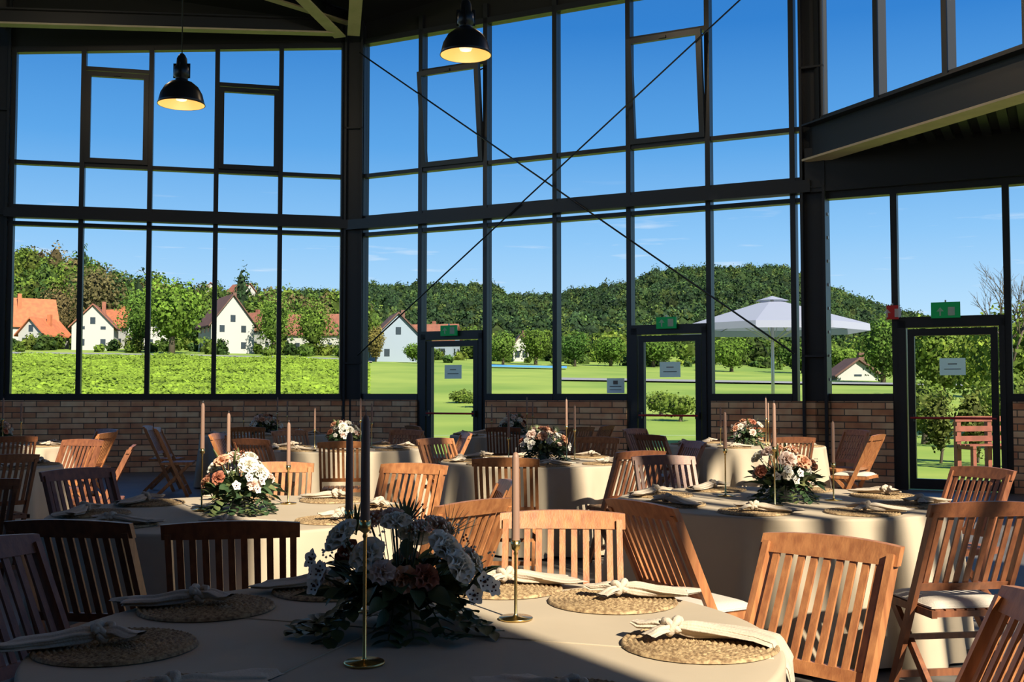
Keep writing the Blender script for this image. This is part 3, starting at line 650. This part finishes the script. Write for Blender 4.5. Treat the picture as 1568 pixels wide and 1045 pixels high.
tall=np.array([max(0,noise.noise(Vector((a*.15,c*.15,3)))) for a,c in zip(Xc,Yc)])
Z=np.array([hgt(a,c) for a,c in zip(Xc,Yc)])+r.uniform(.02,.2,n)+tall*r.uniform(0,1.0,n)
nn=r.normal(size=(n,3))*.35+np.array([0.1,-.3,.9]); nn/=np.linalg.norm(nn,axis=1,keepdims=True)
cc=np.array([.22,.33,.04])[None,:]*(r.uniform(.7,1.15,n)*(1-.3*tall))[:,None]; fc.quads(np.stack([Xc,Yc,Z],1),nn,.26,cc); fc.obj('meadow_grass')
b=MB()
def branch(p,d,L,rad,lv):
    q=p+d*L; b.tube([p,p+d*L*.5+Vector((R.uniform(-.05,.05)*L,0,0)),q],[rad,rad*.8,rad*.6],'bark',5)
    if lv==0: return
    for i in range(3):
        nd=(d+Vector((R.uniform(-.7,.7),R.uniform(-.7,.7),R.uniform(-.1,.5)))).normalized(); branch(p+d*L*R.uniform(.55,1),nd,L*.68,rad*.55,lv-1)
branch(Vector((0,0,0)),Vector((-.05,0,1)),2.4,.10,5); b.obj('bare_tree',(16.9,37,-.15))
def house(px,y,w,l,hw,hr,rz,wk,rk):
    x=(px-784)/f*y; z=hgt(x,y)-.4; b=MB()
    b.box(-w/2,w/2,-l/2,l/2,0,hw,wk)
    b.add([(-w/2,-l/2,hw),(w/2,-l/2,hw),(0,-l/2,hw+hr),(-w/2,l/2,hw),(w/2,l/2,hw),(0,l/2,hw+hr)],[(0,1,2),(5,4,3),(0,2,5,3),(1,4,5,2)],wk)
    o=.5; t=.25; k=hr/(w/2)
    for sx in(-1,1):
        xe=sx*(w/2+o); ze=hw-o*k
        b.add([(0,-l/2-o,hw+hr+.05),(xe,-l/2-o,ze+.05),(xe,l/2+o,ze+.05),(0,l/2+o,hw+hr+.05),(0,-l/2-o,hw+hr+.05+t),(xe,-l/2-o,ze+.05+t),(xe,l/2+o,ze+.05+t),(0,l/2+o,hw+hr+.05+t)],[(0,1,2,3),(7,6,5,4),(0,4,5,1),(1,5,6,2),(2,6,7,3),(3,7,4,0)],rk)
    for zz in ([.9,3.6] if hw>4 else [1.0]):
        for fx in((-.25,.25) if hw>2 else (0,)): b.box(fx*w-.4,fx*w+.4,-l/2-.05,-l/2+.02,zz,min(zz+1.1,hw-.1),'hglass')
        for fy in(-.3,0,.3):
            for sx in(-1,1): b.box(sx*w/2-.04,sx*w/2+.04,fy*l-.4,fy*l+.4,zz,min(zz+1.1,hw-.1),'hglass')
    if hr>2: b.box(-.4,.4,-l/2-.05,-l/2+.02,hw+.3,hw+1.4,'hglass')
    b.box(w*.15,w*.15+.6,-.3,.3,hw+hr*.4,hw+hr+.9,rk)
    b.obj('house',(x,y,z),rz)
house(25,185,8,11,4.2,4.4,-1.0,'hwall','roofo'); house(66,182,4.6,7,2.8,2.4,-.2,'hwall','roofo'); house(145,184,6.5,8,4.2,3.4,.25,'hwall','roofr'); house(180,198,5,8,4.4,2.8,1.2,'hwall','roofo')
house(345,182,7.0,9,5.0,4.6,.5,'hwall','roofb'); house(388,200,5,8,4.4,2.8,1.1,'hwall','roofr'); house(603,168,6.8,9,4.0,3.4,.25,'hwallb','roofb'); house(662,200,5,9,3.6,2.8,1.35,'hwallb','roofr')
house(486,200,5,10,4.0,3.2,1.45,'hwall','roofr'); house(796,188,2.6,4,3.0,1.8,.1,'hwall','roofb'); house(1305,120,4.5,3.5,.9,1.6,.05,'hwall','roofb'); house(520,225,5,8,4.4,2.6,.3,'hwall','roofr')
house(320,345,6,8,6,3,.3,'hwall','roofr'); house(368,350,6,8,6,3,.9,'hwall','roofr'); house(232,190,4.6,6,3.4,2.3,.6,'hwall','roofr')
def strip(name,x0,x1,y0,y1,dz,k,hgtz=0):
    b=MB(); N=30; vs=[]
    for i in range(N+1):
        px=x0+(x1-x0)*i/N
        for yy in(y0,y1): 
            X=(px-784)/f*yy; vs.append((X,yy,hgt(X,yy)+dz))
    b.add(vs,[(2*i,2*i+2,2*i+3,2*i+1) for i in range(N)],k)
    if hgtz:
        vs2=[]
        for i in range(N+1):
            v=vs[2*i]; vs2+=[v,(v[0],v[1],v[2]+hgtz)]
        b.add(vs2,[(2*i,2*i+2,2*i+3,2*i+1) for i in range(N)],k)
    b.obj(name)
strip('road',-300,570,152,159,.12,'asph'); strip('path',860,1500,100,106,.15,'asph'); strip('pool_cover',752,868,142,146,.2,'blue',.25)
b=MB(); N=8
def um(r_,z): return [(r_*math.cos(2*pi*(j+.5)/N),r_*math.sin(2*pi*(j+.5)/N),z) for j in range(N)]
vs=[(0,0,4.15)]+um(.45,4.02); b.add(vs,[(0,1+j,1+(j+1)%N) for j in range(N)],'canopy')
vs=um(.35,3.97)+um(2.5,3.34)+um(2.52,3.16); b.add(vs,[(k*N+j,(k+1)*N+j,(k+1)*N+(j+1)%N,k*N+(j+1)%N) for k in range(2) for j in range(N)],'canopy')
b.tube([(0,0,0),(0,0,4.08)],.045,'steel',12)
for v in um(2.45,3.31): b.tube([(0,0,3.9),v],.015,'steel',6); b.tube([(0,0,2.9),(v[0]*.5,v[1]*.5,3.58)],.012,'steel',6)
b.box(-.45,.45,-.45,.45,0,.08,'pot'); b.obj('patio_umbrella',(7.0,29.4,-.155))
b=MB()
for x in(-.75,0,.75): b.box(x-.05,x+.05,-.05,.05,0,1.05,'benchw'); b.box(x-.04,x+.04,-.5,0,.4,.47,'benchw'); b.box(x-.04,x+.04,-.5,-.42,0,.42,'benchw')
for z in(.55,.75,.95): b.box(-.85,.85,-.07,-.04,z,z+.11,'benchw')
for y in(-.48,-.34,-.2): b.box(-.85,.85,y,y+.11,.47,.5,'benchw')
b.obj('garden_bench',(9.75,22.5,-.155),.3)
# ------------------------------------------------------------------ light
sun=bpy.data.lights.new('sun','SUN'); sun.energy=10; sun.angle=math.radians(.53); sun.color=(1,.90,.72)
so=bpy.data.objects.new('sun',sun); sc.collection.objects.link(so)
el=math.radians(35); ts=Vector((.5*math.cos(el),-.866*math.cos(el),math.sin(el)))
so.rotation_euler=ts.to_track_quat('Z','Y').to_euler(); so.location=ts*60
w=bpy.data.worlds.new('sky'); sc.world=w; w.use_nodes=True; nt=w.node_tree; bg=nt.nodes['Background']
tc=nt.nodes.new('ShaderNodeTexCoord'); sp=nt.nodes.new('ShaderNodeSeparateXYZ'); nt.links.new(tc.outputs['Generated'],sp.inputs[0])
cr=nt.nodes.new('ShaderNodeValToRGB'); nt.links.new(sp.outputs[2],cr.inputs[0]); e=cr.color_ramp.elements
e[0].position=0; e[0].color=(.54,.69,.82,1); e[1].position=1; e[1].color=(.09,.18,.40,1)
for p,c in((.07,(.41,.62,.82)),(.14,(.235,.48,.78)),(.22,(.095,.32,.68)),(.32,(.03,.185,.53)),(.5,(.025,.13,.40))):
    q=cr.color_ramp.elements.new(p); q.color=(*c,1)
mp=nt.nodes.new('ShaderNodeMapping'); mp.inputs['Scale'].default_value=(3,3,30); nt.links.new(tc.outputs['Generated'],mp.inputs[0])
nz=nt.nodes.new('ShaderNodeTexNoise'); nz.inputs['Scale'].default_value=4.6; nz.inputs['Detail'].default_value=6; nt.links.new(mp.outputs[0],nz.inputs[0])
c2=nt.nodes.new('ShaderNodeValToRGB'); c2.color_ramp.elements[0].position=.62; c2.color_ramp.elements[1].position=.85; nt.links.new(nz.outputs['Fac'],c2.inputs[0])
c3=nt.nodes.new('ShaderNodeValToRGB'); c3.color_ramp.elements[0].position=.10; c3.color_ramp.elements[1].position=.2; c3.color_ramp.elements[0].color=(1,1,1,1); c3.color_ramp.elements[1].color=(0,0,0,1); nt.links.new(sp.outputs[2],c3.inputs[0])
mm=nt.nodes.new('ShaderNodeMath'); mm.operation='MULTIPLY'; nt.links.new(c2.outputs[0],mm.inputs[0]); nt.links.new(c3.outputs[0],mm.inputs[1])
mx=nt.nodes.new('ShaderNodeMix'); mx.data_type='RGBA'; nt.links.new(mm.outputs[0],mx.inputs[0]); nt.links.new(cr.outputs[0],mx.inputs[6]); mx.inputs[7].default_value=(.75,.78,.82,1)
nt.links.new(mx.outputs[2],bg.inputs[0]); bg.inputs[1].default_value=1.25
cam=bpy.data.cameras.new('camera'); cam.lens=38.5; cam.sensor_width=36; cam.clip_end=5000; cam.clip_start=.05
co=bpy.data.objects.new('camera',cam); sc.collection.objects.link(co); co.location=(0,0,1.36); co.rotation_euler=(math.radians(92.76),0,0); sc.camera=co
sc.view_settings.view_transform='Standard'; sc.view_settings.look='None'
